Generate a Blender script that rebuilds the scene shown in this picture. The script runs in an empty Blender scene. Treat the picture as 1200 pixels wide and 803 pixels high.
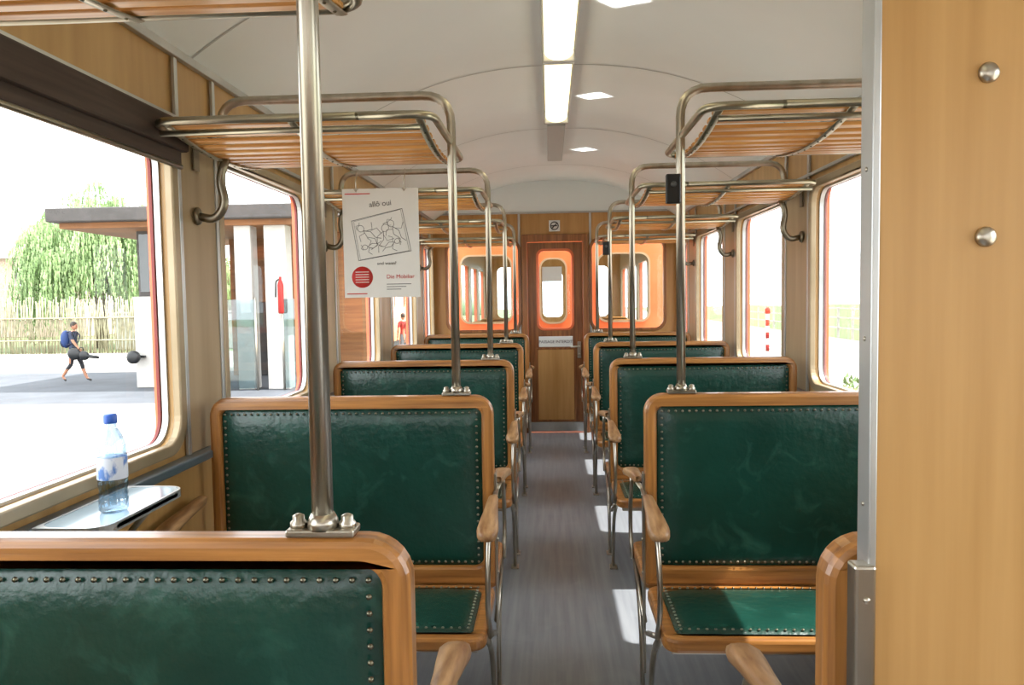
import bpy, bmesh, math, random
from mathutils import Vector, Matrix
random.seed(7)
D=bpy.data; SC=bpy.context.scene
try:
    SC.view_settings.view_transform='Standard'
except Exception: pass

# ------------------------------------------------------------ materials
def lin(h):
    if isinstance(h,str):
        h=h.lstrip('#'); c=[int(h[i:i+2],16)/255 for i in (0,2,4)]
    else: c=h
    return tuple(((x/12.92) if x<=.04045 else ((x+.055)/1.055)**2.4) for x in c)+(1,)
MC={}
def mat(name,c1,c2=None,rough=.5,metal=0,scale=(5,5,5),detail=4,bump=0,contrast=(.3,.7),emit=0,rnd=False,coat=0,spec=.5,bscale=None,wear=None):
    if name in MC: return MC[name]
    m=D.materials.new(name); m.use_nodes=True; nt=m.node_tree; N=nt.nodes; L=nt.links
    b=N['Principled BSDF']; b.inputs['Roughness'].default_value=rough; b.inputs['Metallic'].default_value=metal
    b.inputs['Specular IOR Level'].default_value=spec
    if coat: b.inputs['Coat Weight'].default_value=coat; b.inputs['Coat Roughness'].default_value=.15
    b.inputs['Base Color'].default_value=lin(c1)
    if emit:
        b.inputs['Emission Color'].default_value=lin(c1); b.inputs['Emission Strength'].default_value=emit
    if c2 is None: c2=c1
    tc=N.new('ShaderNodeTexCoord'); mp=N.new('ShaderNodeMapping'); mp.inputs['Scale'].default_value=scale
    L.new(tc.outputs['Object'],mp.inputs['Vector'])
    if rnd:
        oi=N.new('ShaderNodeObjectInfo'); mul=N.new('ShaderNodeMath'); mul.operation='MULTIPLY'; mul.inputs[1].default_value=37
        L.new(oi.outputs['Random'],mul.inputs[0]); L.new(mul.outputs[0],mp.inputs['Location'])
    n=N.new('ShaderNodeTexNoise'); n.inputs['Scale'].default_value=1; n.inputs['Detail'].default_value=detail
    L.new(mp.outputs[0],n.inputs['Vector'])
    r=N.new('ShaderNodeValToRGB'); r.color_ramp.elements[0].position=contrast[0]; r.color_ramp.elements[1].position=contrast[1]
    r.color_ramp.elements[0].color=lin(c1); r.color_ramp.elements[1].color=lin(c2)
    L.new(n.outputs['Fac'],r.inputs['Fac']); L.new(r.outputs[0],b.inputs['Base Color'])
    if wear:   # (colour, scale, lo, hi, amount): fine scuffs mixed over the base
        n2=N.new('ShaderNodeTexNoise'); n2.inputs['Scale'].default_value=wear[1]; n2.inputs['Detail'].default_value=8; n2.inputs['Distortion'].default_value=1.2
        L.new(tc.outputs['Object'],n2.inputs['Vector'])
        mr=N.new('ShaderNodeMapRange'); mr.inputs[1].default_value=wear[2]; mr.inputs[2].default_value=wear[3]; mr.inputs[4].default_value=wear[4]
        L.new(n2.outputs['Fac'],mr.inputs[0])
        mx=N.new('ShaderNodeMix'); mx.data_type='RGBA'; mx.inputs[7].default_value=lin(wear[0])
        L.new(mr.outputs[0],mx.inputs[0]); L.new(r.outputs[0],mx.inputs[6]); L.new(mx.outputs[2],b.inputs['Base Color'])
    if bump:
        bp=N.new('ShaderNodeBump'); bp.inputs['Strength'].default_value=bump; bp.inputs['Distance'].default_value=.01
        src=n
        if bscale:
            src=N.new('ShaderNodeTexNoise'); src.inputs['Scale'].default_value=bscale; src.inputs['Detail'].default_value=5
            L.new(tc.outputs['Object'],src.inputs['Vector'])
        L.new(src.outputs['Fac'],bp.inputs['Height']); L.new(bp.outputs[0],b.inputs['Normal'])
    MC[name]=m; return m
OAK=('#75481f','#bd8242')
oak_x=mat('oak_grain_x',*OAK,rough=.36,scale=(3,60,60),detail=5,bump=.15,rnd=True,coat=.35,contrast=(.25,.72))
oak_z=mat('oak_grain_z',*OAK,rough=.36,scale=(60,60,3),detail=5,bump=.15,rnd=True,coat=.35,contrast=(.25,.72))
arm_w=mat('worn_arm_wood','#7f5530','#bf976a',rough=.42,scale=(50,5,50),detail=5,bump=.1,rnd=True,coat=.15)
slat=mat('slat_wood','#b97a3a','#dfa661',rough=.4,scale=(3,50,50),detail=4,rnd=True,coat=.2)
green=mat('green_leather','#0b2f27','#18463b',rough=.27,scale=(4,4,4),detail=7,bump=.25,bscale=38,rnd=True,contrast=(.25,.8),spec=.55,wear=('#386759',9,.56,.78,.45))
stud=mat('stud_metal','#5c5a4c','#8a8674',rough=.3,metal=1)
steel=mat('brushed_steel','#a8a193','#c4beb2',rough=.3,metal=1,scale=(20,20,4))
tubem=mat('rack_tube','#98917f','#b3ad9a',rough=.33,metal=1,scale=(10,10,10))
bronze=mat('bracket_bronze','#7a7264','#8f8674',rough=.35,metal=.9)
alum=mat('aluminium_trim','#aeb0b0','#c6c8c8',rough=.35,metal=.7)
lam=mat('laminate_wall','#aa824a','#c59e64',rough=.35,scale=(14,14,1.2),detail=6,contrast=(.3,.75))
lamp_w=mat('laminate_partition','#b08650','#c89e66',rough=.35,scale=(24,24,1.0),detail=7,contrast=(.3,.75),spec=.4)
pill=mat('pillar_laminate','#9b8462','#ae9776',rough=.4,scale=(12,12,1.2),detail=5)
endw=mat('end_wall_wood','#ac7d42','#c6985f',rough=.35,scale=(16,16,1.2),detail=6)
doorw=mat('door_wood','#744422','#9c6436',rough=.35,scale=(40,40,3),detail=5,coat=.3)
white=mat('ceiling_white','#edf4f3','#f4f9f8',rough=.4,scale=(1.5,1.5,1.5))
seam=mat('ceiling_seam','#bfc3c1',rough=.5)
lino=mat('linoleum','#767b83','#979ba1',rough=.42,scale=(34,1.6,20),detail=9,contrast=(.22,.78),wear=('#a6a9ae',4,.55,.8,.3))
frame=mat('window_frame','#9c8a6c','#ae9c80',rough=.35,metal=.3)
red=mat('red_rubber','#7c2622',rough=.5)
blindm=mat('blind_fabric','#3a2c26','#4c3c34',rough=.8,scale=(60,3,60))
darkst=mat('dark_ledge','#5b6871','#707e87',rough=.3,metal=.4)
tabm=mat('table_laminate','#8fa3ae','#a5b6bf',rough=.12,scale=(4,4,4),spec=.8)
orange=mat('orange_paint','#d8683a','#e07446',rough=.35,coat=.3)
black=mat('black_plastic','#17181a',rough=.4)
paper=mat('poster_paper','#d9d8d3','#e0dfda',rough=.6)
ink=mat('poster_ink','#4a4a4a',rough=.7)
redink=mat('poster_red','#c0302a',rough=.6)
whitep=mat('sign_white','#e4e4e0',rough=.4)
greyp=mat('lamp_base_grey','#b9bab6',rough=.4)
inkb=mat('sign_ink','#1c1c1c',rough=.6)
lampglow=mat('lamp_diffuser','#fff0c2',rough=.4,emit=2.4)
def glassm(name,tint,gl=.06):
    m=D.materials.new(name); m.use_nodes=True; N=m.node_tree.nodes; L=m.node_tree.links
    N.remove(N['Principled BSDF']); o=N['Material Output']
    t=N.new('ShaderNodeBsdfTransparent'); t.inputs[0].default_value=tint
    g=N.new('ShaderNodeBsdfGlossy'); g.inputs['Roughness'].default_value=.02
    lw=N.new('ShaderNodeLayerWeight'); lw.inputs[0].default_value=.25
    ml=N.new('ShaderNodeMath'); ml.operation='MULTIPLY_ADD'; ml.inputs[1].default_value=.45; ml.inputs[2].default_value=gl*.5
    mx=N.new('ShaderNodeMixShader'); L.new(lw.outputs['Fresnel'],ml.inputs[0]); L.new(ml.outputs[0],mx.inputs[0])
    L.new(t.outputs[0],mx.inputs[1]); L.new(g.outputs[0],mx.inputs[2]); L.new(mx.outputs[0],o.inputs[0]); return m
glass=glassm('window_glass',(.97,.98,.975,1),.03)
petm=glassm('bottle_plastic',(.66,.78,.88,1),.4)
shelter_glass=glassm('shelter_glass',(.66,.74,.76,1),.15)

# ------------------------------------------------------------ mesh builder
def rr(x0,x1,y0,y1,r,n=7):
    if not isinstance(r,(tuple,list)): r=(r,)*4   # bl, br, tr, tl
    P=[]
    for (cx,cy,a0,q) in ((x0+r[0],y0+r[0],180,r[0]),(x1-r[1],y0+r[1],270,r[1]),(x1-r[2],y1-r[2],0,r[2]),(x0+r[3],y1-r[3],90,r[3])):
        if q<=1e-5: P.append((cx,cy)); continue
        for i in range(n+1):
            a=math.radians(a0+90*i/n); P.append((cx+q*math.cos(a),cy+q*math.sin(a)))
    return P
def fillet(pts,r,n=6):
    pts=[Vector(p) for p in pts]; out=[pts[0]]
    for i in range(1,len(pts)-1):
        a,b,c=pts[i-1],pts[i],pts[i+1]
        d=min(r,(a-b).length*.49,(c-b).length*.49)
        p=b+(a-b).normalized()*d; q=b+(c-b).normalized()*d
        for k in range(n+1):
            t=k/n; out.append(p*(1-t)**2+b*2*t*(1-t)+q*t*t)
    out.append(pts[-1]); return out
XZ=Matrix(((1,0,0,0),(0,0,-1,0),(0,1,0,0),(0,0,0,1)))   # plate xy -> x,z ; thickness -> y
YZ=Matrix(((0,0,1,0),(1,0,0,0),(0,1,0,0),(0,0,0,1)))    # plate xy -> y,z ; thickness -> x
def T(x,y,z): return Matrix.Translation((x,y,z))
class MB:
    def __init__(s,name): s.name=name; s.v=[]; s.f=[]; s.m=[]; s.s=[]; s.mats=[]
    def mi(s,m):
        if m not in s.mats: s.mats.append(m)
        return s.mats.index(m)
    def add(s,V,F,m,smooth=False,M=None):
        o=len(s.v)
        for v in V: s.v.append(tuple(M@Vector(v)) if M is not None else tuple(v))
        fm=m if callable(m) else None
        for f in F:
            s.f.append(tuple(i+o for i in f)); s.s.append(smooth)
            if fm:
                c=sum((Vector(V[i]) for i in f),Vector())/len(f); s.m.append(s.mi(fm(c)))
            else: s.m.append(s.mi(m))
    def addbm(s,bm,m,smooth=False,M=None):
        bm.verts.ensure_lookup_table(); bm.verts.index_update()
        s.add([v.co.copy() for v in bm.verts],[[v.index for v in f.verts] for f in bm.faces],m,smooth,M); bm.free()
    def box(s,x0,x1,y0,y1,z0,z1,m,bev=0,M=None):
        bm=bmesh.new(); bmesh.ops.create_cube(bm,size=1)
        for v in bm.verts:
            v.co=Vector(((x0+x1)/2+v.co.x*(x1-x0),(y0+y1)/2+v.co.y*(y1-y0),(z0+z1)/2+v.co.z*(z1-z0)))
        if bev: bmesh.ops.bevel(bm,geom=bm.edges[:],offset=bev,segments=2,affect='EDGES',profile=.5)
        s.addbm(bm,m,False,M)
    def tube(s,pts,r,m,seg=10,fil=0,sq=(1,1),closed=False,M=None,caps=True):
        P=fillet(pts,fil) if fil else [Vector(p) for p in pts]
        n=len(P); V=[]; F=[]
        rs=r if isinstance(r,(list,tuple)) else [r]*n
        t0=(P[1]-P[0]).normalized(); up=Vector((0,0,1)) if abs(t0.z)<.9 else Vector((0,1,0))
        a=t0.cross(up).normalized()
        for i in range(n):
            if closed: t=(P[(i+1)%n]-P[i-1]).normalized()
            else: t=(P[min(i+1,n-1)]-P[max(i-1,0)]).normalized()
            a=(a-t*a.dot(t)).normalized(); b=t.cross(a)
            for k in range(seg):
                an=2*math.pi*k/seg; V.append(P[i]+a*math.cos(an)*rs[i]*sq[0]+b*math.sin(an)*rs[i]*sq[1])
        for i in range(n if closed else n-1):
            j=(i+1)%n
            for k in range(seg):
                F.append((i*seg+k,i*seg+(k+1)%seg,j*seg+(k+1)%seg,j*seg+k))
        if not closed and caps:
            F.append(tuple(range(seg))[::-1]); F.append(tuple((n-1)*seg+k for k in range(seg)))
        s.add(V,F,m,True,M)
    def lathe(s,prof,m,seg=20,M=None):
        V=[];F=[]
        for (r,z) in prof:
            for k in range(seg):
                a=2*math.pi*k/seg; V.append((r*math.cos(a),r*math.sin(a),z))
        for i in range(len(prof)-1):
            for k in range(seg): F.append((i*seg+k,i*seg+(k+1)%seg,(i+1)*seg+(k+1)%seg,(i+1)*seg+k))
        F.append(tuple(range(seg))[::-1]); F.append(tuple((len(prof)-1)*seg+k for k in range(seg)))
        s.add(V,F,m,True,M)
    def ell(s,c,r,m,seg=16,ring=10,M=None):
        V=[];F=[]
        for i in range(ring+1):
            ph=math.pi*i/ring
            for k in range(seg):
                a=2*math.pi*k/seg; V.append((c[0]+r[0]*math.sin(ph)*math.cos(a),c[1]+r[1]*math.sin(ph)*math.sin(a),c[2]+r[2]*math.cos(ph)))
        for i in range(ring):
            for k in range(seg): F.append((i*seg+k,(i+1)*seg+k,(i+1)*seg+(k+1)%seg,i*seg+(k+1)%seg))
        s.add(V,F,m,True,M)
    def plate(s,outer,holes,th,m,M=None,bev=0):
        cu=D.curves.new('t','CURVE'); cu.dimensions='2D'; cu.fill_mode='BOTH'; cu.extrude=th/2
        for pl in [outer]+list(holes):
            sp=cu.splines.new('POLY'); sp.points.add(len(pl)-1)
            for i,p in enumerate(pl): sp.points[i].co=(p[0],p[1],0,1)
            sp.use_cyclic_u=True
        ob=D.objects.new('t',cu); SC.collection.objects.link(ob)
        dg=bpy.context.evaluated_depsgraph_get(); me=ob.evaluated_get(dg).to_mesh()
        bm=bmesh.new(); bm.from_mesh(me); ob.evaluated_get(dg).to_mesh_clear()
        D.objects.remove(ob); D.curves.remove(cu)
        bmesh.ops.remove_doubles(bm,verts=bm.verts[:],dist=1e-5)
        if bev:
            E=[e for e in bm.edges if len(e.link_faces)==2 and e.calc_face_angle(0)>1.2]
            bmesh.ops.bevel(bm,geom=E,offset=bev,segments=2,affect='EDGES',profile=.5)
        bmesh.ops.recalc_face_normals(bm,faces=bm.faces[:])
        s.addbm(bm,m,False,M)
    def text(s,txt,size,m,M,al='CENTER'):
        cu=D.curves.new('t','FONT'); cu.body=txt; cu.size=size; cu.align_x=al; cu.align_y='CENTER'
        ob=D.objects.new('t',cu); SC.collection.objects.link(ob)
        dg=bpy.context.evaluated_depsgraph_get(); me=ob.evaluated_get(dg).to_mesh()
        s.add([v.co.copy() for v in me.vertices],[tuple(p.vertices) for p in me.polygons],m,False,M)
        ob.evaluated_get(dg).to_mesh_clear(); D.objects.remove(ob); D.curves.remove(cu)
    def pillow(s,w,h,t,m,M,nx=26,ny=16,p=10):
        V=[];F=[]
        for j in range(ny+1):
            for i in range(nx+1):
                u=-math.cos(math.pi*i/nx); v=-math.cos(math.pi*j/ny)
                u=.5*u+.5*(2*i/nx-1); v=.5*v+.5*(2*j/ny-1)
                V.append((u*w/2,v*h/2,t*(1-abs(u)**p)*(1-abs(v)**p)))
        for j in range(ny):
            for i in range(nx):
                a=j*(nx+1)+i; F.append((a,a+1,a+nx+2,a+nx+1))
        s.add(V,F,m,True,M)
    def studs(s,w,h,z,m,M,sp=.024,r=.0048):
        pts=[]
        nx=round(w/sp); ny=round(h/sp)
        for i in range(nx+1): pts+= [(-w/2+w*i/nx,-h/2),(-w/2+w*i/nx,h/2)]
        for j in range(1,ny): pts+= [(-w/2,-h/2+h*j/ny),(w/2,-h/2+h*j/ny)]
        for (x,y) in pts:
            V=[];F=[]
            for (q,zz) in ((1,0),(.75,.6),):
                for k in range(7):
                    a=2*math.pi*k/7; V.append((x+r*q*math.cos(a),y+r*q*math.sin(a),z+r*zz))
            V.append((x,y,z+r*.85))
            for k in range(7):
                F.append((k,(k+1)%7,7+(k+1)%7,7+k)); F.append((7+k,7+(k+1)%7,14))
            s.add(V,F,m,True,M)
    def mesh(s):
        me=D.meshes.new(s.name); me.from_pydata(s.v,[],s.f)
        for m in s.mats: me.materials.append(m)
        me.polygons.foreach_set('material_index',s.m); me.polygons.foreach_set('use_smooth',s.s); me.update()
        return me
    def build(s,loc=(0,0,0),rot=(0,0,0)):
        me=s.mesh(); return put(s.name,me,loc,rot)
def put(name,me,loc=(0,0,0),rot=(0,0,0)):
    o=D.objects.new(name,me); o.location=loc; o.rotation_euler=rot; SC.collection.objects.link(o); return o

CX=-.06; CH=1.48; HW=1.33; DY=8.4; BY=-2.6
ROWS=[1.09,2.70,4.27,5.84,7.41]
GRID=[-2.01,-.44,1.12,2.70,4.27,5.84,7.41]
def zc(x): return 2.33+.42*(1-(abs(x)/HW)**2.3)

# ------------------------------------------------------------ room shell
b=MB('floor'); b.box(-HW,HW,BY,DY,-.05,0,lino); b.build()
b=MB('ceiling')
xs=[-HW+2*HW*i/40 for i in range(41)]
V=[];F=[]
for x in xs: V+=[(x,BY-.05,zc(x)),(x,DY+.05,zc(x))]
for i in range(40): F.append((2*i,2*i+2,2*i+3,2*i+1))
b.add(V,F,white,True)
for ry in GRID:
    V=[];F=[]
    for x in xs: V+=[(x,ry-.005,zc(x)-.003),(x,ry+.005,zc(x)-.003)]
    for i in range(40): F.append((2*i,2*i+2,2*i+3,2*i+1))
    b.add(V,F,seam,True)
V=[];F=[]
for x in xs: V+=[(x*1.06,BY-.1,zc(x)+.08),(x*1.06,DY+.1,zc(x)+.08)]
for i in range(40): F.append((2*i,2*i+2,2*i+3,2*i+1))
b.add(V,F,seam,True)
b.build()

WL=[(-1.77,-.68),(-.20,.88),(1.35,2.53),(2.93,4.01),(4.52,5.60),(6.09,7.17),(7.65,8.24)]
WR=[(-1.67,-.55),(-.06,1.02),(1.48,2.58),(3.06,4.13),(4.63,5.74),(6.20,7.29),(7.77,8.28)]
WZ0,WZ1=1.01,2.03
for sname,s,WIN in (('left',-1,WL),('right',1,WR)):
    b=MB('wall_'+sname)
    b.plate([(BY,0),(DY,0),(DY,2.34),(BY,2.34)],[rr(a,c,WZ0,WZ1,.09) for a,c in WIN],.06,lam,T(s*(HW+.03),0,0)@YZ)
    b.plate([(BY,-.55),(DY,-.55),(DY,2.34),(BY,2.34)],[rr(a-.03,c+.03,WZ0-.03,WZ1+.03,.1) for a,c in WIN],.02,orange,T(s*(HW+.08),0,0)@YZ)
    for k in range(len(WIN)-1):
        p0,p1=WIN[k][1]+.05,WIN[k+1][0]-.05
        b.box(s*HW-.012,s*HW+.012,p0,p1,.955,2.095,pill,.004)
        for q in (p0+.004,p1-.004): b.box(s*(HW-.012)-.006,s*(HW-.012)+.006,q-.011,q+.011,.955,2.31,alum,.002)
    b.build()
    b=MB('trim_cornice_'+sname)
    b.box(s*(HW-.01)-.012,s*(HW-.01)+.012,BY,DY,2.315,2.345,alum,.003)
    b.box(s*(HW-.01)-.010,s*(HW-.01)+.010,BY,DY,2.098,2.116,alum,.003)
    b.build()
    b=MB('window_sill_'+sname)
    x0,x1=sorted((s*(HW-.055),s*HW))
    b.box(x0,x1,BY,DY,.925,.955,darkst,.006)
    b.build()
    b=MB('baseboard_'+sname); x0,x1=sorted((s*(HW-.02),s*HW)); b.box(x0,x1,BY,DY,0,.12,darkst,.004); b.build()
    for i,(a,c) in enumerate(WIN):
        b=MB('window_%d'%(i+1+(0 if s<0 else len(WIN))))
        b.plate(rr(a-.04,c+.04,WZ0-.035,WZ1+.04,.12),[rr(a+.004,c-.004,WZ0+.004,WZ1-.004,.087)],.03,frame,T(s*(HW-.005),0,0)@YZ,.006)
        b.plate(rr(a-.01,c+.01,WZ0-.01,WZ1+.01,.1),[rr(a+.009,c-.009,WZ0+.009,WZ1-.009,.085)],.02,alum,T(s*(HW+.035),0,0)@YZ)
        b.plate(rr(a-.01,c+.01,WZ0-.01,WZ1+.01,.1),[rr(a+.011,c-.011,WZ0+.008,WZ1-.008,.085)],.010,red,T(s*(HW+.055),0,0)@YZ)
        V=[(s*(HW+.045),a-.005,WZ0-.005),(s*(HW+.045),c+.005,WZ0-.005),(s*(HW+.045),c+.005,WZ1+.005),(s*(HW+.045),a-.005,WZ1+.005)]
        b.add(V,[(0,1,2,3)],glass)
        b.build()
b=MB('roller_blind')
a,c=WL[2]
b.box(-HW+.022,-HW+.058,a-.05,c+.05,1.99,2.09,blindm,.008)
b.box(-HW+.030,-HW+.038,a-.02,c+.03,1.94,2.0,blindm,.002)
b.tube([(-HW+.034,a-.02,1.94),(-HW+.034,c+.03,1.94)],.009,bronze)
b.build()

# end wall
EW=[rr(-1.17,-.40,1.14,2.10,.1),rr(.40,1.17,1.14,2.10,.1)]
b=MB('wall_front')
b.plate([(-HW,0),(-.36,0),(-.36,2.17),(.36,2.17),(.36,0),(HW,0),(HW,2.41),(-HW,2.41)],EW,.06,endw,T(0,DY+.03,0)@XZ)
arch=[(x,max(2.41,zc(x)+.02)) for x in xs]
b.plate([(-HW,2.4)]+arch+[(HW,2.4)],[],.05,white,T(0,DY+.035,0)@XZ)
b.box(-HW,HW,DY-.012,DY+.002,2.395,2.415,alum,.003)
for x in (-.385,.385): b.box(x-.012,x+.012,DY-.008,DY+.002,0,2.4,alum,.002)
b.build()
for k,(x0,x1) in enumerate(((-1.17,-.40),(.40,1.17))):
    b=MB('window_%d'%(15+k))
    b.plate(rr(x0-.03,x1+.03,1.11,2.13,.12),[rr(x0+.002,x1-.002,1.142,2.098,.1)],.03,doorw,T(0,DY-.005,0)@XZ,.006)
    b.add([(x0,DY+.03,1.14),(x1,DY+.03,1.14),(x1,DY+.03,2.1),(x0,DY+.03,2.1)],[(0,1,2,3)],glass); b.build()
b=MB('door_1')
b.plate([(-.358,0),(-.30,0),(-.30,2.09),(.30,2.09),(.30,0),(.358,0),(.358,2.168),(-.358,2.168)],[],.09,doorw,T(0,DY+.01,0)@XZ,.006)
b.plate([(-.298,.01),(.298,.01),(.298,2.085),(-.298,2.085)],[rr(-.19,.19,1.14,2.0,.07)],.04,doorw,T(0,DY+.03,0)@XZ,.003)
b.plate(rr(-.205,.205,1.125,2.015,.08),[rr(-.178,.178,1.15,1.99,.065)],.03,orange,T(0,DY+.015,0)@XZ,.005)
b.add([(-.19,DY+.04,1.14),(.19,DY+.04,1.14),(.19,DY+.04,2.0),(-.19,DY+.04,2.0)],[(0,1,2,3)],glass)
b.box(-.14,.075,DY+.030,DY+.034,1.66,1.82,paper)
b.box(-.2,.2,DY-.002,DY+.012,.14,.92,endw,.004)
b.plate(rr(-.215,.215,.125,.935,.01),[rr(-.195,.195,.145,.915,.01)],.02,doorw,T(0,DY+.003,0)@XZ,.003)
b.box(-.298,.298,DY-.006,DY+.012,.01,.115,alum,.003)
b.box(-.185,.185,DY-.002,DY+.012,.945,1.06,whitep,.003)
b.text('PASSAGE INTERDIT',.043,inkb,T(0,DY-.004,1.0)@XZ)
b.box(.235,.275,DY-.008,DY+.01,.82,1.0,steel,.004)
b.tube([(.255,DY-.01,.95),(.255,DY-.055,.95),(.16,DY-.055,.945)],.009,steel,fil=.02)
b.lathe([(.01,0),(.014,.004),(.014,.012),(.008,.016)],steel,12,T(.255,DY-.008,.86)@Matrix.Rotation(math.pi/2,4,'X'))
b.build()
b=MB('no_smoking_sign')
b.box(-.06,.06,DY-.008,DY-.001,2.2,2.32,whitep,.003)
b.tube([(.042*math.cos(t*.314),DY-.011,2.26+.042*math.sin(t*.314)) for t in range(20)],.005,inkb,6,closed=True)
b.tube([(-.03,DY-.011,2.23),(.03,DY-.011,2.29)],.005,inkb,6)
b.box(-.035,.03,DY-.012,DY-.007,2.255,2.266,ink)
b.build()
b=MB('wall_back')
b.plate([(-HW,0)]+[(HW,0),(HW,2.33)]+[(x,zc(x)) for x in xs[::-1]]+[(-HW,2.33)],[rr(-1.1,-.4,1.05,2.1,.1),rr(.4,1.1,1.05,2.1,.1)],.06,endw,T(0,BY-.03,0)@XZ)
b.build()

# partition at right
b=MB('wall_partition')
PX=.356; PY=1.03
pa=[(x,zc(x)-.001) for x in xs if x>PX+.01][::-1]
b.plate([(PX,0),(HW,0),(HW,2.33)]+pa+[(PX,zc(PX))],[],.036,lamp_w,T(0,PY,0)@XZ)
b.box(PX-.003,PX+.007,PY-.020,PY+.020,0,zc(PX)-.005,alum,.002)
for k in range(12): b.lathe([(.0035,0),(.0028,.0015),(.001,.002)],steel,8,T(PX-.003,PY,.1+.22*k)@Matrix.Rotation(-math.pi/2,4,'Y'))
for (x,z) in ((.494,1.754),(.494,1.549)):
    b.lathe([(.0125,0),(.013,.003),(.0105,.007),(.004,.0085)],steel,20,T(x,PY-.018,z)@Matrix.Rotation(math.pi/2,4,'X'))
b.box(.332,.360,PY-.030,PY-.0,.02,1.125,steel,.004)
for z in (1.08,.9,.7): b.lathe([(.005,0),(.004,.002),(.001,.003)],steel,10,T(.347,PY-.030,z)@Matrix.Rotation(math.pi/2,4,'X'))
b.build()

# ------------------------------------------------------------ benches
def bench_mesh(s,u0=.265,u1=1.285,dirs=(1,-1),legs=True):
    b=MB('train_bench')
    X0,X1=sorted((s*u0,s*u1)); w=X1-X0; cx=(X0+X1)/2
    fw=.042
    def fm(c):
        return oak_z if (c.x<X0+fw or c.x>X1-fw) and c.y<1.14-fw*.6 else oak_x
    b.plate(rr(X0,X1,.46,1.14,(.012,.012,.065,.065)),[rr(X0+fw,X1-fw,.53,1.14-fw,.03)],.056,fm,XZ,.012)
    pw=w-2*fw+.012; ph=1.14-fw-.53+.012; pz=(1.14-fw+.53)/2
    for d in (1,-1):
        M=T(cx,d*.006,pz)@(XZ if d<0 else XZ@Matrix.Rotation(math.pi,4,'Y'))
        b.pillow(pw,ph,.022,green,M,30,18,14)
        b.studs(pw-.046,ph-.046,.0195,stud,M)
    for d in dirs:
        y0,y1=sorted((d*.03,d*.47))
        b.plate(rr(X0-.0,X1+.0,y0,y1,.05),[rr(X0+.045,X1-.045,y0+.04,y1-.045,.03)],.045,oak_x,T(0,0,.445),.012)
        M=T(cx,(y0+y1)/2,.456)
        b.pillow(w-.075,y1-y0-.07,.022,green,M,26,14,12)
        b.studs(w-.115,y1-y0-.11,.02,stud,M,.026)
        b.box(X0+.03,X1-.03,min(d*.38,d*.41),max(d*.38,d*.41),.395,.425,steel,.003)
        for u in ((u0-.006),(u1+.0)):
            x=s*u
            last=(u==u1)
            secs=[(.13,.010,.010,.806),(.15,.017,.017,.803),(.20,.020,.018,.799),(.27,.024,.017,.791),(.34,.030,.017,.783),(.40,.034,.019,.773),(.435,.029,.017,.766),(.448,.015,.009,.763)]
            if last: x-=s*.022
            V=[];F=[];n=12
            for (yy,hw,hh,zz) in secs:
                for k in range(n):
                    a=2*math.pi*k/n; ca,sa=math.cos(a),math.sin(a)
                    V.append((x+hw*math.copysign(abs(ca)**.7,ca),d*yy,zz+hh*math.copysign(abs(sa)**.7,sa)))
            for i in range(len(secs)-1):
                for k in range(n): F.append((i*n+k,i*n+(k+1)%n,(i+1)*n+(k+1)%n,(i+1)*n+k))
            F+= [tuple(range(n)),tuple((len(secs)-1)*n+k for k in range(n))]
            b.add(V,F,arm_w,True)
            if not last:
                b.tube([(x,d*.36,.43),(x,d*.43,.52),(x,d*.42,.66),(x,d*.35,.765)],.012,steel,8,.07,(.7,1.25))
                b.tube([(x,d*.0,.80),(x,d*.2,.782),(x,d*.4,.758)],.008,steel,8,.03,(1.2,.5))
            else:
                b.tube([(x,d*.38,.43),(x,d*.39,.765)],.010,steel,8)
        if legs:
            x=s*(u0+.004)
            b.tube([(x,d*.37,.425),(x,d*.22,.33),(x,d*.14,.20),(x,d*.11,.0)],.015,steel,10,.08,(.6,1.2))
            b.tube([(x,d*.30,.40),(x,d*.05,.30)],.010,steel,8)
            b.box(x-.02,x+.02,min(d*.08,d*.15),max(d*.08,d*.15),0,.008,steel,.002)
            x=s*(u1-.05)
            b.tube([(x,d*.37,.425),(x,d*.22,.33),(x,d*.14,.20),(x,d*.11,.0)],.015,steel,10,.08,(.6,1.2))
    x=s*(u0-.003)
    b.box(x-.004,x+.004,-.02,.02,.14,.86,steel,.002)
    for z in (.5,.62,.78): b.lathe([(.007,0),(.006,.003),(.001,.005)],steel,10,T(x-s*.004,0,z)@Matrix.Rotation(-s*math.pi/2,4,'Y'))
    return b.mesh()
BL=bench_mesh(-1); BR=bench_mesh(1); BR1=bench_mesh(1,.318,1.285,(1,),True)
for i,ry in enumerate(ROWS):
    put('train_bench',BL,(0,ry,0))
    put('train_bench',BR1 if i==0 else BR,(0,ry,0))

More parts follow.
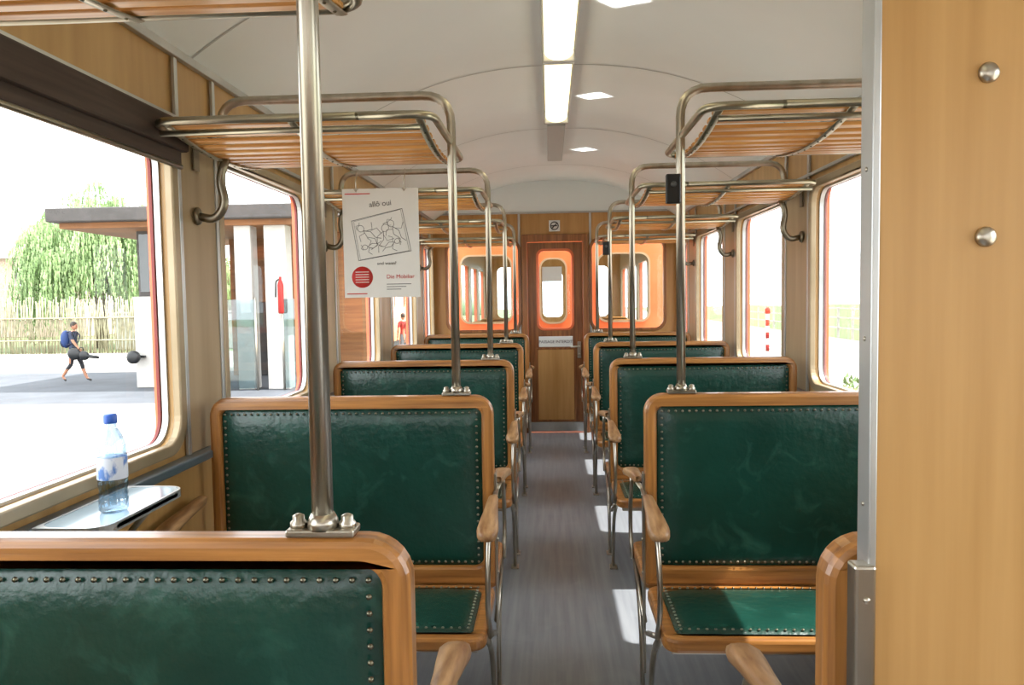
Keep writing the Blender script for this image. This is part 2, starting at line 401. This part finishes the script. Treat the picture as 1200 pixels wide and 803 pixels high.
# ------------------------------------------------------------ luggage racks with pole
def rack_mesh(s,half=False):
    b=MB('luggage_rack')
    y0,y1=(-.40,.36) if not half else (.02,.36)
    ua,ub=.43,1.235
    RZ=1.985
    def zr(y): return RZ+.035*(abs(y)/.37)**2
    ns=11 if not half else 5
    for i in range(ns):
        yy=y0+.045+(y1-y0-.09)*i/(ns-1)
        x0,x1=sorted((s*ua,s*ub))
        sl=.07*yy/.137
        M=T(0,yy,zr(yy)+.008)@Matrix.Rotation(math.atan(sl*.5),4,'X')
        b.box(x0,x1,-.0175,.0175,-.006,.006,slat,.003,M)
    for u in (ua+.012,ua+.40,ub-.02):
        pts=[(s*u,y0+(y1-y0)*k/14,zr(y0+(y1-y0)*k/14)-.003) for k in range(15)]
        b.tube(pts,.013,tubem,8,0,(1,.25))
        for i in range(ns):
            yy=y0+.045+(y1-y0-.09)*i/(ns-1)
            b.lathe([(.004,0),(.003,-.0025),(.001,-.003)],stud,6,T(s*u,yy,zr(yy)-.006))
    zt=RZ+.045
    ue=ub+.02
    P=[(s*(ua+.2),y0-.005,zt),(s*(ua-.03),y0-.005,zt),(s*(ua-.03),y1+.005,zt),(s*ue,y1+.005,zt),(s*ue,y0-.005,zt),(s*(ua+.19),y0-.005,zt)]
    b.tube(P,.0125,tubem,10,.07)
    P=[(s*(ub+.0),y0+.012,RZ+.012),(s*(ua+.01),y0+.012,RZ+.012)]
    b.tube(P,.009,tubem,8)
    if not half:
        b.tube([(s*.395,0,1.148),(s*.395,0,2.19),(s*1.215,0,2.19),(s*1.215,0,2.0)],.0155,steel,14,.10)
        b.box(s*.395-.05,s*.395+.05,-.022,.022,1.141,1.152,steel,.003)
        b.lathe([(.024,0),(.022,.012),(.017,.022)],steel,16,T(s*.395,0,1.15))
        for q in (-.036,.036):
            b.lathe([(.013,0),(.013,.008),(.009,.012),(.009,.018),(.004,.021)],steel,8,T(s*.395+q,0,1.15))
        b.tube([(s*1.215,0,2.0),(s*1.302,0,2.06)],.010,bronze,8)
    for yy in ((0,) if not half else (.2,)):
        b.tube([(s*1.305,yy,1.79),(s*1.245,yy,1.775),(s*1.205,yy,1.83),(s*1.225,yy,1.92),(s*1.2,yy,1.99)],.0155,bronze,10,.05)
        b.lathe([(.032,0),(.030,.008),(.018,.014)],bronze,16,T(s*1.311,yy,1.79)@Matrix.Rotation(-s*math.pi/2,4,'Y'))
        b.box(min(s*1.304,s*1.311),max(s*1.304,s*1.311),yy-.02,yy+.02,1.95,2.08,bronze,.002)
    return b.mesh()
RL=rack_mesh(-1); RR_=rack_mesh(1); RH=rack_mesh(1,True)
for i,ry in enumerate(ROWS):
    put('luggage_rack',RL,(0,ry,0))
    put('luggage_rack',RH if i==0 else RR_,(0,ry,0))

def polebox(y,w,h):
    b=MB('call_button_box'); x=.395-.03
    b.box(x-w/2,x+w/2,y-.042,y-.018,1.845-h/2,1.845+h/2,black,.005)
    b.lathe([(.010,0),(.010,.004),(.006,.006)],ink,12,T(x,y-.042,1.86)@Matrix.Rotation(math.pi/2,4,'X'))
    b.build()
polebox(ROWS[1],.05,.10); polebox(ROWS[3],.05,.10)

# ------------------------------------------------------------ ceiling lamp
b=MB('ceiling_lamp')
zl=2.735
b.box(-.085,.085,BY+.2,5.5,zl-.035,zl+.03,greyp,.006)
b.box(-.065,.065,5.5,6.9,zl-.045,zl+.03,greyp,.006)
segs=[(-2.3,-.95),(-.9,.45),(.5,1.85),(1.9,2.9),(2.9,3.9),(3.94,5.25)]
for (a,c) in segs:
    V=[];F=[];n=14
    for k in range(n+1):
        t=math.pi*k/n; V+=[(.072*math.cos(t),a,zl-.035-.045*math.sin(t)),(.072*math.cos(t),c,zl-.035-.045*math.sin(t))]
    for k in range(n): F.append((2*k,2*k+1,2*k+3,2*k+2))
    F+= [tuple(range(0,2*n+2,2)),tuple(range(1,2*n+2,2))]
    b.add(V,F,lampglow,True)
    for e in (a,c):
        if e!=2.9: b.box(-.078,.078,e-.012,e+.012,zl-.083,zl-.03,whitep,.006)
b.build()

# ------------------------------------------------------------ tables, bottle, poster
def table(s,y,hl=.2):
    b=MB('window_table')
    x0,x1=sorted((s*(HW-.056),s*1.10))
    r=(0,.05,.05,0) if s<0 else (.05,0,0,.05)
    b.plate(rr(x0,x1,y-hl,y+hl,r),[],.018,tabm,T(0,0,.951),.004)
    b.plate(rr(x0,x1,y-hl-.004,y+hl+.004,r),[rr(x0+.006,x1-.006,y-hl+.004,y+hl-.004,.04)],.022,alum,T(0,0,.951))
    for q in (-.13,.13): b.tube([(s*1.15,y+q,.94),(s*1.31,y+q,.76)],.009,steel,8)
    return b.build()
for i in range(4):
    ym=(GRID[i+2]+GRID[i+3])/2
    table(-1,ym); table(1,ym+.1)
b=MB('water_bottle')
pr=[(.026,0),(.030,.006),(.030,.03),(.028,.035),(.030,.04),(.028,.05),(.030,.06),(.030,.13),(.029,.15),(.025,.17),(.018,.185),(.0125,.195),(.0125,.21)]
pr=[(r*1.15,z*1.09) for r,z in pr]
b.lathe(pr,petm,20)
b.lathe([(.0353,.084),(.0355,.085),(.0355,.138),(.0353,.139)],mat('bottle_label','#dfe6f2','#5f86c8',scale=(40,40,20),contrast=(.5,.6)),20)
b.lathe([(.0155,.223),(.016,.225),(.016,.242),(.014,.246)],mat('bottle_cap','#2f62c4',rough=.4),16)
b.build((-1.165,1.86,.961))

b=MB('hanging_poster')
w,h=.30,.425
b.box(-w/2,w/2,-.001,.001,-h,0,paper)
def ln(pts,r=.0009,m=ink,closed=False): b.tube([(p[0],-.0015,p[1]) for p in pts],r,m,4,closed=closed)
b.text('allô oui',.030,ink,T(.0,-.0025,-.06)@XZ@Matrix.Rotation(.08,4,'Z'))
b.text('und wann?',.018,ink,T(.02,-.0025,-.292)@XZ)
fr=[(-.115,-.125),(.085,-.080),(.118,-.245),(-.09,-.280)]
ln(fr,.0013,closed=True)
ln([(x*.93,z*.97-.006) for x,z in fr],.0008,closed=True)
def fig(cx,cz,sc,ang):
    R=lambda x,z:(cx+sc*(x*math.cos(ang)-z*math.sin(ang)),cz+sc*(x*math.sin(ang)+z*math.cos(ang)))
    ln([R(.014*math.cos(t*.6),.035+.015*math.sin(t*.6)) for t in range(10)],.0008,closed=True)
    ln([R(0,.02),R(-.012,-.01),R(.004,-.04),R(-.01,-.065)],.0009); ln([R(0,.02),R(.016,-.008),R(.010,-.04),R(.022,-.062)],.0009)
    ln([R(-.005,.01),R(-.03,.02),R(-.045,.0)],.0008); ln([R(.005,.01),R(.03,-.005),R(.05,.015)],.0008)
    ln([R(-.015,.045),R(-.005,.058),R(.008,.05),R(.016,.056)],.0008)
fig(-.055,-.175,.9,.9); fig(.0,-.185,1.0,-.5); fig(.055,-.165,.9,.5); fig(.04,-.215,.7,-1.2); fig(-.04,-.225,.7,1.7)
b.lathe([(.042,0),(.042,.0006)],redink,28,T(-.078,-.001,-.345)@Matrix.Rotation(math.pi/2,4,'X'))
for k in range(5): b.box(-.105,-.052,-.0024,-.0018,-.366+.010*k,-.3635+.010*k,paper)
b.text('Die Mobiliar',.022,redink,T(.018,-.0025,-.345)@XZ,'LEFT')
for k in range(3): b.box(.018,.115-.02*k,-.002,-.001,-.375-.01*k,-.3725-.01*k,ink)
b.box(-.14,-.06,-.002,-.001,-.412,-.408,redink)
b.box(-.14,-.04,-.002,-.001,-.022,-.018,redink)
for x in (-.095,.095):
    b.tube([(x,0,-.012),(x,0,.03),(x+.005,.004,.06),(x+.003,.01,.075)],.0022,steel,6)
    b.tube([(x-.008,0,.0),(x,-.003,-.012),(x+.008,0,0)],.002,steel,6)
b.build((CX-.657,3.0,1.918),(0,0,0))

# ------------------------------------------------------------ neighbouring carriage
NY=9.3
b=MB('neighbour_carriage')
NH=[(-1.13,-.52,1.19,2.0),(.52,1.13,1.19,2.0),(-.17,.14,1.18,1.95)]
b.plate([(-1.4,-.55),(1.4,-.55),(1.4,2.3),(1.1,2.6),(.6,2.78),(-.6,2.78),(-1.1,2.6),(-1.4,2.3)],
        [rr(x0,x1,z0,z1,.12) for x0,x1,z0,z1 in NH],.05,orange,T(0,NY,0)@XZ)
for (x0,x1,z0,z1) in NH:
    b.plate(rr(x0-.012,x1+.012,z0-.012,z1+.012,.12),[rr(x0+.008,x1-.008,z0+.008,z1-.008,.11)],.02,frame,T(0,NY-.03,0)@XZ)
    b.add([(x0,NY,z0),(x1,NY,z0),(x1,NY,z1),(x0,NY,z1)],[(0,1,2,3)],shelter_glass)
for s in (-1,1):
    b.plate([(NY,-.55),(NY+6,-.55),(NY+6,2.5),(NY,2.5)],[rr(NY+.4+1.4*k,NY+1.5+1.4*k,1.0,2.0,.1) for k in range(4)],.05,orange,T(s*1.38,0,0)@YZ)
    b.plate([(NY,0),(NY+6,0),(NY+6,2.5),(NY,2.5)],[rr(NY+.4+1.4*k,NY+1.5+1.4*k,1.0,2.0,.1) for k in range(4)],.02,pill,T(s*1.34,0,0)@YZ)
b.box(-1.4,1.4,NY,NY+6,-.05,0,lino); b.box(-1.4,1.4,NY,NY+6,2.5,2.55,white)
b.plate([(-1.4,0),(1.4,0),(1.4,2.5),(-1.4,2.5)],[rr(-1.1,-.4,1.1,2.1,.1),rr(.4,1.1,1.1,2.1,.1),rr(-.2,.2,1.1,2.0,.1)],.05,endw,T(0,NY+6,0)@XZ)
nc=b.build()
for k in range(3):
    for me_ in (BL,BR):
        o=put('seat_row',me_,(0,NY+.85+1.6*k,.0)); o.parent=nc
b=MB('gangway_plate'); b.box(-.4,.4,DY+.08,NY-.03,-.04,-.01,steel,.004); b.build()

# ------------------------------------------------------------ people
def person(name,loc,rotz,pose,cols,extras=None):
    skin,hair,top,pants,shoe=cols
    P=[];E=[];R=[]
    def a(co,r,par=None):
        P.append(co); R.append(r)
        if par is not None: E.append((par,len(P)-1))
        return len(P)-1
    pel=a((0,0,.94),(.13,.10)); wa=a((.005,0,1.08),(.115,.085),pel); ch=a((.01,0,1.26),(.14,.10),wa)
    nb=a((.015,0,1.40),(.085,.07),ch); nk=a((.03,0,1.475),(.047,.047),nb)
    for sy,(el,wr),(kn,an,to) in zip((1,-1),pose['arms'],pose['legs']):
        sh=a((.01,sy*.155,1.385),(.055,.055),nb); e=a(el,(.043,.043),sh); w_=a(wr,(.027,.027),e)
        d=(Vector(wr)-Vector(el)).normalized()
        h_=a(tuple(Vector(wr)+d*.05),(.028,.018),w_)
        hp=a((0.0,sy*.085,.88),(.088,.088),pel); k=a(kn,(.060,.060),hp); mid=a(tuple(Vector(kn)*.6+Vector(an)*.4+Vector((-.02,0,0))),(.053,.053),k)
        n_=a(an,(.035,.035),mid); t=a(to,(.032,.028),n_)
    me=D.meshes.new('sk'); me.from_pydata(P,E,[]); ob=D.objects.new('sk',me); SC.collection.objects.link(ob)
    md=ob.modifiers.new('s','SKIN'); 
    for i,sv in enumerate(me.skin_vertices[0].data): sv.radius=R[i]; sv.use_root=(i==0)
    md2=ob.modifiers.new('ss','SUBSURF'); md2.levels=2; md2.render_levels=2
    dg=bpy.context.evaluated_depsgraph_get(); m2=ob.evaluated_get(dg).to_mesh()
    V=[v.co.copy() for v in m2.vertices]; F=[tuple(p.vertices) for p in m2.polygons]
    ob.evaluated_get(dg).to_mesh_clear(); D.objects.remove(ob)
    b=MB(name)
    def fm(c):
        if c.z<.10 and (abs(c.y)<.16): return shoe
        if abs(c.y)>.145 and c.z<1.22: return skin
        if c.z>1.44: return skin
        if c.z>.97: return top
        if c.z>pose.get('hem',.1): return pants
        return skin
    b.add(V,F,fm,True)
    b.ell((.045,0,1.59),(.088,.072,.112),skin); b.ell((.03,0,1.625),(.093,.082,.098),hair)
    b.ell((.045,0,1.545),(.07,.055,.06),skin)
    b.ell((.135,0,1.58),(.016,.012,.018),skin,8,6)
    for sy in (1,-1):
        b.ell((.118,sy*.03,1.598),(.009,.011,.007),inkb,8,6); b.ell((.04,sy*.075,1.58),(.018,.008,.028),skin,8,6)
    b.ell((.122,0,1.54),(.008,.022,.006),redink,8,6)
    for sy,(el,wr) in zip((1,-1),pose['arms']):
        d=(Vector(wr)-Vector(el)).normalized(); base=Vector(wr)+d*.075; side=Vector((1,0,0)) if abs(d.x)<.8 else Vector((0,0,1))
        side=(side-d*side.dot(d)).normalized(); nrm=d.cross(side)
        for k,l in enumerate((.06,.072,.068,.052)):
            o=base+side*(.022-.015*k); b.tube([o,o+d*l*.5,o+d*l*.85-nrm*.012*sy],[.008,.0075,.006],skin,6)
        o=Vector(wr)+d*.03+side*.024; b.tube([o,o+side*.022+d*.025,o+side*.025+d*.05],[.01,.009,.007],skin,6)
    if extras: extras(b)
    return b.build(loc,(0,0,rotz))
skinm=mat('skin','#a8755a',rough=.5); hairm=mat('hair','#2c2019',rough=.6)
navy=mat('navy_cloth','#232b45',rough=.8); dark=mat('dark_cloth','#222329',rough=.8); blue=mat('backpack_blue','#1f3668','#2a4476',rough=.7)
shoem=mat('shoe_dark','#2a2522',rough=.5); redc=mat('red_cloth','#94201c',rough=.8); greyc=mat('grey_cloth','#5f6165',rough=.8)
walk={'arms':[((-.10,.20,1.14),(.02,.21,.93)),((.12,-.20,1.16),(.26,-.2,.98))],
      'legs':[((.16,.09,.52),(.30,.09,.10),(.43,.09,.045)),((-.04,-.09,.50),(-.30,-.09,.17),(-.20,-.09,.045))],'hem':.38}
stand={'arms':[((-.03,.22,1.12),(.04,.22,.88)),((-.03,-.22,1.12),(.04,-.22,.88))],
      'legs':[((.02,.09,.50),(.0,.09,.09),(.12,.1,.04)),((.02,-.09,.50),(.0,-.09,.09),(.12,-.1,.04))],'hem':.1}
def pack(b):
    b.ell((-.21,0,1.22),(.13,.16,.25),blue,16,12); b.ell((-.28,0,1.12),(.08,.13,.13),navy)
    for sy in (1,-1): b.tube([(-.12,sy*.1,1.42),(.02,sy*.11,1.45),(.13,sy*.11,1.33),(.06,sy*.13,1.12),(-.12,sy*.12,1.05)],.016,navy,8,.05)
    M=T(.35,-.25,.80)@Matrix.Rotation(math.radians(12),4,'Y')
    b.ell((-.18,0,-.02),(.20,.07,.17),black,20,10,M); b.ell((.10,0,-.01),(.16,.065,.13),black,20,10,M); b.tube([(.2,0,0),(.52,0,.02)],[.055,.04],black,10,M=M)
    b.tube([(-.06,0,.14),(-.05,0,.20),(.05,0,.20),(.06,0,.12)],.012,black,8,.03,M=M)
GZ=-.69
person('walking_person_with_backpack',(-13.5,21,GZ),0,walk,(skinm,hairm,navy,dark,shoem),pack)
person('standing_person',(-5.25,27,GZ),2.2,stand,(skinm,hairm,redc,greyc,shoem))
person('standing_person',(-4.75,25.5,GZ),-1.0,stand,(skinm,hairm,redc,dark,shoem))

# ------------------------------------------------------------ exterior
conc=mat('platform_concrete','#8f8b84','#9d9991',rough=.9,scale=(.6,.6,.6),detail=6)
asph=mat('shadowed_asphalt','#3c3f45','#4a4e55',rough=.9,scale=(1,1,1),detail=6)  # paving strip; the building's shadow is painted into its dark colour
grass=mat('grass','#4d5d38','#67784a',rough=.9,scale=(2,2,2),detail=8)
gravel=mat('track_gravel','#8f8880','#aaa49b',rough=.95,scale=(6,6,6),detail=8)
b=MB('station_ground')
b.box(-90,90,-60,160,GZ-.3,GZ-.02,grass)
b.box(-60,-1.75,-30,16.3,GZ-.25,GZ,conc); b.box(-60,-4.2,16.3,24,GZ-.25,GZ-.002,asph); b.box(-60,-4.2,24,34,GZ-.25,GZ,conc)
b.box(-1.75,14,-60,160,GZ-.25,GZ-.01,gravel)
for x in (-.55,.55,4.2,5.3): b.box(x-.03,x+.03,-60,160,GZ-.01,GZ+.12,steel)
b.build()
wcol=mat('white_plaster','#a9a7a2','#b4b2ad',rough=.8); roofd=mat('roof_fascia','#3a3735','#454140',rough=.7)
clad=mat('timber_cladding','#6c4628','#8a5d36',rough=.7,scale=(1,1,14),detail=4)
b=MB('station_building')
gx=lambda px,d:(px-645)*d/900+CX
b.box(gx(85,19.5),-5.0,18.6,25,3.38,3.6,clad,.02)
b.box(gx(85,19.5)-.15,-4.9,18.3,25.2,3.52,3.86,roofd,.03)
b.box(gx(148,19.5),gx(195,19.5),19.4,20.4,GZ,1.68,wcol,.02)
b.box(gx(150,19.5),gx(190,19.5),19.6,20.2,1.68,3.4,roofd,.02)
b.box(gx(154,19.5),gx(173,19.5),19.55,19.62,1.8,3.3,shelter_glass)
for p0,p1 in ((272,292),(308,334)): b.box(gx(p0,18.8),gx(p1,18.8),18.75,19.2,GZ,3.4,wcol,.02)
b.box(gx(195,20),gx(250,20),20.0,20.2,GZ,3.4,wcol)
b.box(gx(255,22),-5.1,22.6,22.8,GZ,3.4,clad)
b.box(gx(330,21),-5.1,21.0,21.2,GZ+1.3,3.4,clad)
for p0,p1 in ((256,300),(332,356)): b.box(gx(p0,18.9),gx(p1,18.9),18.6,18.63,GZ+.05,GZ+2.25,shelter_glass)
for p in (256,300,332,356): b.tube([(gx(p,18.9),18.6,GZ),(gx(p,18.9),18.6,GZ+2.3)],.03,steel,8)
b.box(gx(262,21),gx(300,21),22.5,22.6,GZ,1.5,roofd,.02)
b.build()
b=MB('round_platform_lamp'); xx=gx(145,19.2); b.lathe([(.05,0),(.17,.05),(.17,.12),(.1,.16)],black,18,T(xx,19.2,.13)@Matrix.Rotation(math.pi/2,4,'X')); b.box(xx,xx+.2,19.30,19.37,.10,.16,black,.01); b.build()
b=MB('fire_extinguisher'); x=gx(326,18.5)
b.lathe([(.05,0),(.07,.03),(.07,.7),(.05,.78),(.03,.82),(.03,.9)],redc,14,T(x,18.48,1.2)); b.tube([(x,18.48,2.05),(x-.1,18.45,2.0),(x-.11,18.43,1.6)],.02,black,6,.08)
b.build()
leafm=mat('willow_leaf','#5b7740','#97ae7c',rough=.7,scale=(1.1,1.1,.6),detail=4,contrast=(.35,.65)); bark=mat('bark','#5c4a3a','#70604c',rough=.9)
def willow(name,loc,rx,rz,n,seed,zb=3.0,drop=(1,3.2)):
    rn=random.Random(seed); b=MB(name)
    b.tube([(0,0,0),(.1,0,1.5),(.0,.1,3),(.2,0,zb+rz*.7)],[.35,.28,.24,.1],bark,10)
    for k in range(7):
        a=k*.9; b.tube([(.05,0,2.2+.2*k),(rx*.4*math.cos(a),rx*.4*math.sin(a),zb+rz*.4),(rx*.75*math.cos(a),rx*.75*math.sin(a),zb+rz*.45)],[.12,.08,.03],bark,6)
    NT=80
    tips=[]
    for k in range(NT):
        a=rn.random()*6.283; q=rn.random()**.5; ph=rn.random()
        tips.append((rx*q*math.cos(a),rx*q*math.sin(a),zb+rz*math.sqrt(max(0,1-q*q))*(.55+.45*ph)))
    for k in range(n):
        tx,ty,tz=tips[k%NT]
        gx_,gy_=rn.gauss(0,.26),rn.gauss(0,.26)
        L=rn.uniform(*drop); m=int(L/.13)
        lean=rn.uniform(.0,.5)/max(.3,math.hypot(tx,ty))
        for j in range(m):
            f=j/max(1,m)
            # strands arch outward, then fall
            x=tx+gx_*(1+f)+tx*lean*math.sqrt(f); y=ty+gy_*(1+f)+ty*lean*math.sqrt(f)
            zz=tz+.3-(gx_**2+gy_**2)*1.4-j*.13
            if zz<.3: break
            t=rn.random()*6.28; w=.042; l=.2
            dx,dy=math.cos(t)*w,math.sin(t)*w; ox,oy=rn.uniform(-.04,.04),rn.uniform(-.04,.04)
            b.add([(x+ox-dx,y+oy-dy,zz),(x+ox+dx,y+oy+dy,zz),(x+ox+dx*.3,y+oy+dy*.3,zz-l),(x+ox-dx*.3,y+oy-dy*.3,zz-l)],[(0,1,2,3)],leafm)
    return b.build(loc)
willow('willow_tree',(gx(103,38),38,GZ),3.3,4.7,1800,5,3.6,(1.4,4.2))
willow('willow_tree',(gx(262,46),46,GZ),2.6,2.4,500,8,2.5)
b=MB('bamboo_fence'); rn=random.Random(2); bam=mat('bamboo','#7c7760','#9c987c',rough=.8)
for k in range(330):
    x=-32+k*.055*.9+rn.uniform(-.03,.03)
    b.tube([(x,33.5+rn.uniform(-.05,.05),GZ),(x+rn.uniform(-.25,.35),33.5,GZ+rn.uniform(2.1,2.6))],.022,bam,5)
for z in (.4,1.4): b.tube([(-32.2,33.45,GZ+z+.2),(-15.5,33.45,GZ+z+.2)],.035,bam,6)
b.build()
b=MB('low_garden_wall'); b.box(-21,-12,36,36.3,GZ,GZ+1.7,wcol,.03); b.box(-21,-12,35.95,36.35,GZ+1.7,GZ+1.8,conc,.02); b.build()
b=MB('pink_house'); pk=mat('pink_render','#b09389','#bb9f96',rough=.9); tile=mat('roof_tile','#7c635a','#8d756b',rough=.9)
b.box(-46,-32.3,52,60,GZ,4.9,pk,.02)
b.add([(-46.6,51.5,4.8),(-31.7,51.5,4.8),(-31.7,60.5,4.8),(-46.6,60.5,4.8),(-44,56,7.6),(-34.5,56,7.6)],[(0,1,5,4),(1,2,5),(2,3,4,5),(3,0,4)],tile)
for k in range(5):
    for z in (.6,3.0): b.box(-45+2.6*k,-43.9+2.6*k,51.9,52.05,z,z+1.4,roofd); b.box(-45.2+2.6*k,-43.7+2.6*k,51.85,52,z-.1,z,whitep)
b.build()
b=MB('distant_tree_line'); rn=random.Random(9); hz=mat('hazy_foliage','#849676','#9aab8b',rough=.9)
for k in range(60):
    x=-75+2.6*k; 
    if -12<x<75: continue
    b.ell((x,105+rn.uniform(-6,6),GZ+1.5),(rn.uniform(2.5,4),2.5,rn.uniform(2.2,4.2)),hz,10,7)
b.build()
b=MB('orange_railcar')
b.plate(rr(27.5,45,GZ+.6,3.0,(.1,.1,.4,.4)),[rr(28.2+2*k,29.7+2*k,1.2,2.2,.15) for k in range(8)],.06,orange,T(-6.1,0,0)@YZ)
b.plate(rr(-8.6,-6.1,GZ+.6,3.0,(.1,.1,.4,.4)),[rr(-8.3,-7.5,1.2,2.3,.15),rr(-7.2,-6.4,1.2,2.3,.15)],.06,orange,T(0,27.5,0)@XZ)
b.box(-8.6,-6.15,27.6,45,2.85,3.0,roofd,.05); b.box(-8.5,-6.2,27.6,45,GZ+.3,GZ+.7,roofd,.03); b.box(-8.6,-8.5,27.6,45,GZ+.6,2.9,orange)
b.box(-8.4,-6.2,27.42,27.47,GZ+.7,GZ+.85,whitep)
for yy in (29,31,42,44):
    for xx in (-8,-6.6): b.lathe([(.1,0),(.42,.02),(.42,.12),(.1,.14)],black,18,T(xx,yy,GZ+.42)@Matrix.Rotation(math.pi/2,4,'Y'))
b.build()
b=MB('trackside_fence')
for k in range(28): b.box(13.95,14.05,4+1.8*k,4.1+1.8*k,GZ,GZ+1.5,wcol,.01)
for z in (.5,1.0,1.45): b.box(13.97,14.03,3,55,GZ+z-.03,GZ+z+.03,wcol)
b.build()
b=MB('barrier_post')
for k in range(6): b.lathe([(.07,k*.24),(.07,k*.24+.24)],redc if k%2==0 else whitep,12,T(8.3,30,GZ))
b.lathe([(.10,1.44),(.10,1.6),(.04,1.68)],redc,12,T(8.3,30,GZ)); b.build()
b=MB('green_bush'); rn=random.Random(4)
for k in range(900):
    a=rn.random()*6.28; q=rn.random()**.4; p=rn.random()*1.5; x=1.3*q*math.cos(a)*math.cos(p); y=2.2*q*math.sin(a)*math.cos(p); z=.05+.75*q*math.sin(p); t=rn.random()*6.28
    b.add([(x,y,z),(x+.09*math.cos(t),y+.09*math.sin(t),z+.03),(x+.1*math.cos(t+.6),y+.1*math.sin(t+.6),z+.13)],[(0,1,2)],leafm)
b.build((6.9,15,GZ))

# ------------------------------------------------------------ light
w=D.worlds.new('sky'); SC.world=w; w.use_nodes=True; bg=w.node_tree.nodes['Background']
bg.inputs[0].default_value=(.93,.97,1,1); bg.inputs[1].default_value=5.8
sl=D.lights.new('sun','SUN'); sl.energy=17; sl.angle=.009; sl.color=(1,.96,.9)
so=D.objects.new('sun',sl); SC.collection.objects.link(so)
el=math.radians(60); az=math.radians(-8)
sd=Vector((-math.cos(el)*math.cos(az),-math.cos(el)*math.sin(az),-math.sin(el)))
so.rotation_euler=sd.to_track_quat('-Z','Y').to_euler(); so.location=(10,-5,20)
# added area lights standing in for sun bounced up off the window tables
for (oy,tx,ty) in ((3.58,.27,3.36),(5.15,.235,4.92),(6.72,.25,6.66)):
    l=D.lights.new('added_table_glint','AREA'); l.shape='RECTANGLE'; l.size=.10; l.size_y=.16; l.spread=math.radians(1.2); l.energy=.30; l.color=(1,.98,.94)
    o=D.objects.new('added_table_glint',l); SC.collection.objects.link(o); o.location=(1.15,oy,.985)
    dv=Vector((tx,ty,2.74))-Vector(o.location)
    q=dv.to_track_quat('-Z','Y'); o.rotation_euler=(q.to_matrix()@Matrix.Rotation(math.radians(55),3,'Z')).to_euler()

# ------------------------------------------------------------ camera
cam=D.cameras.new('camera'); co=D.objects.new('camera',cam); SC.collection.objects.link(co)
cam.sensor_width=36; cam.lens=27; cam.clip_start=.02; cam.clip_end=500
R=Matrix.Rotation(math.atan(45/900),4,'Z')@Matrix.Rotation(math.pi/2-math.atan(51.5/900),4,'X')@Matrix.Rotation(math.radians(-.9),4,'Z')
co.matrix_world=T(CX,0,CH)@R
SC.camera=co
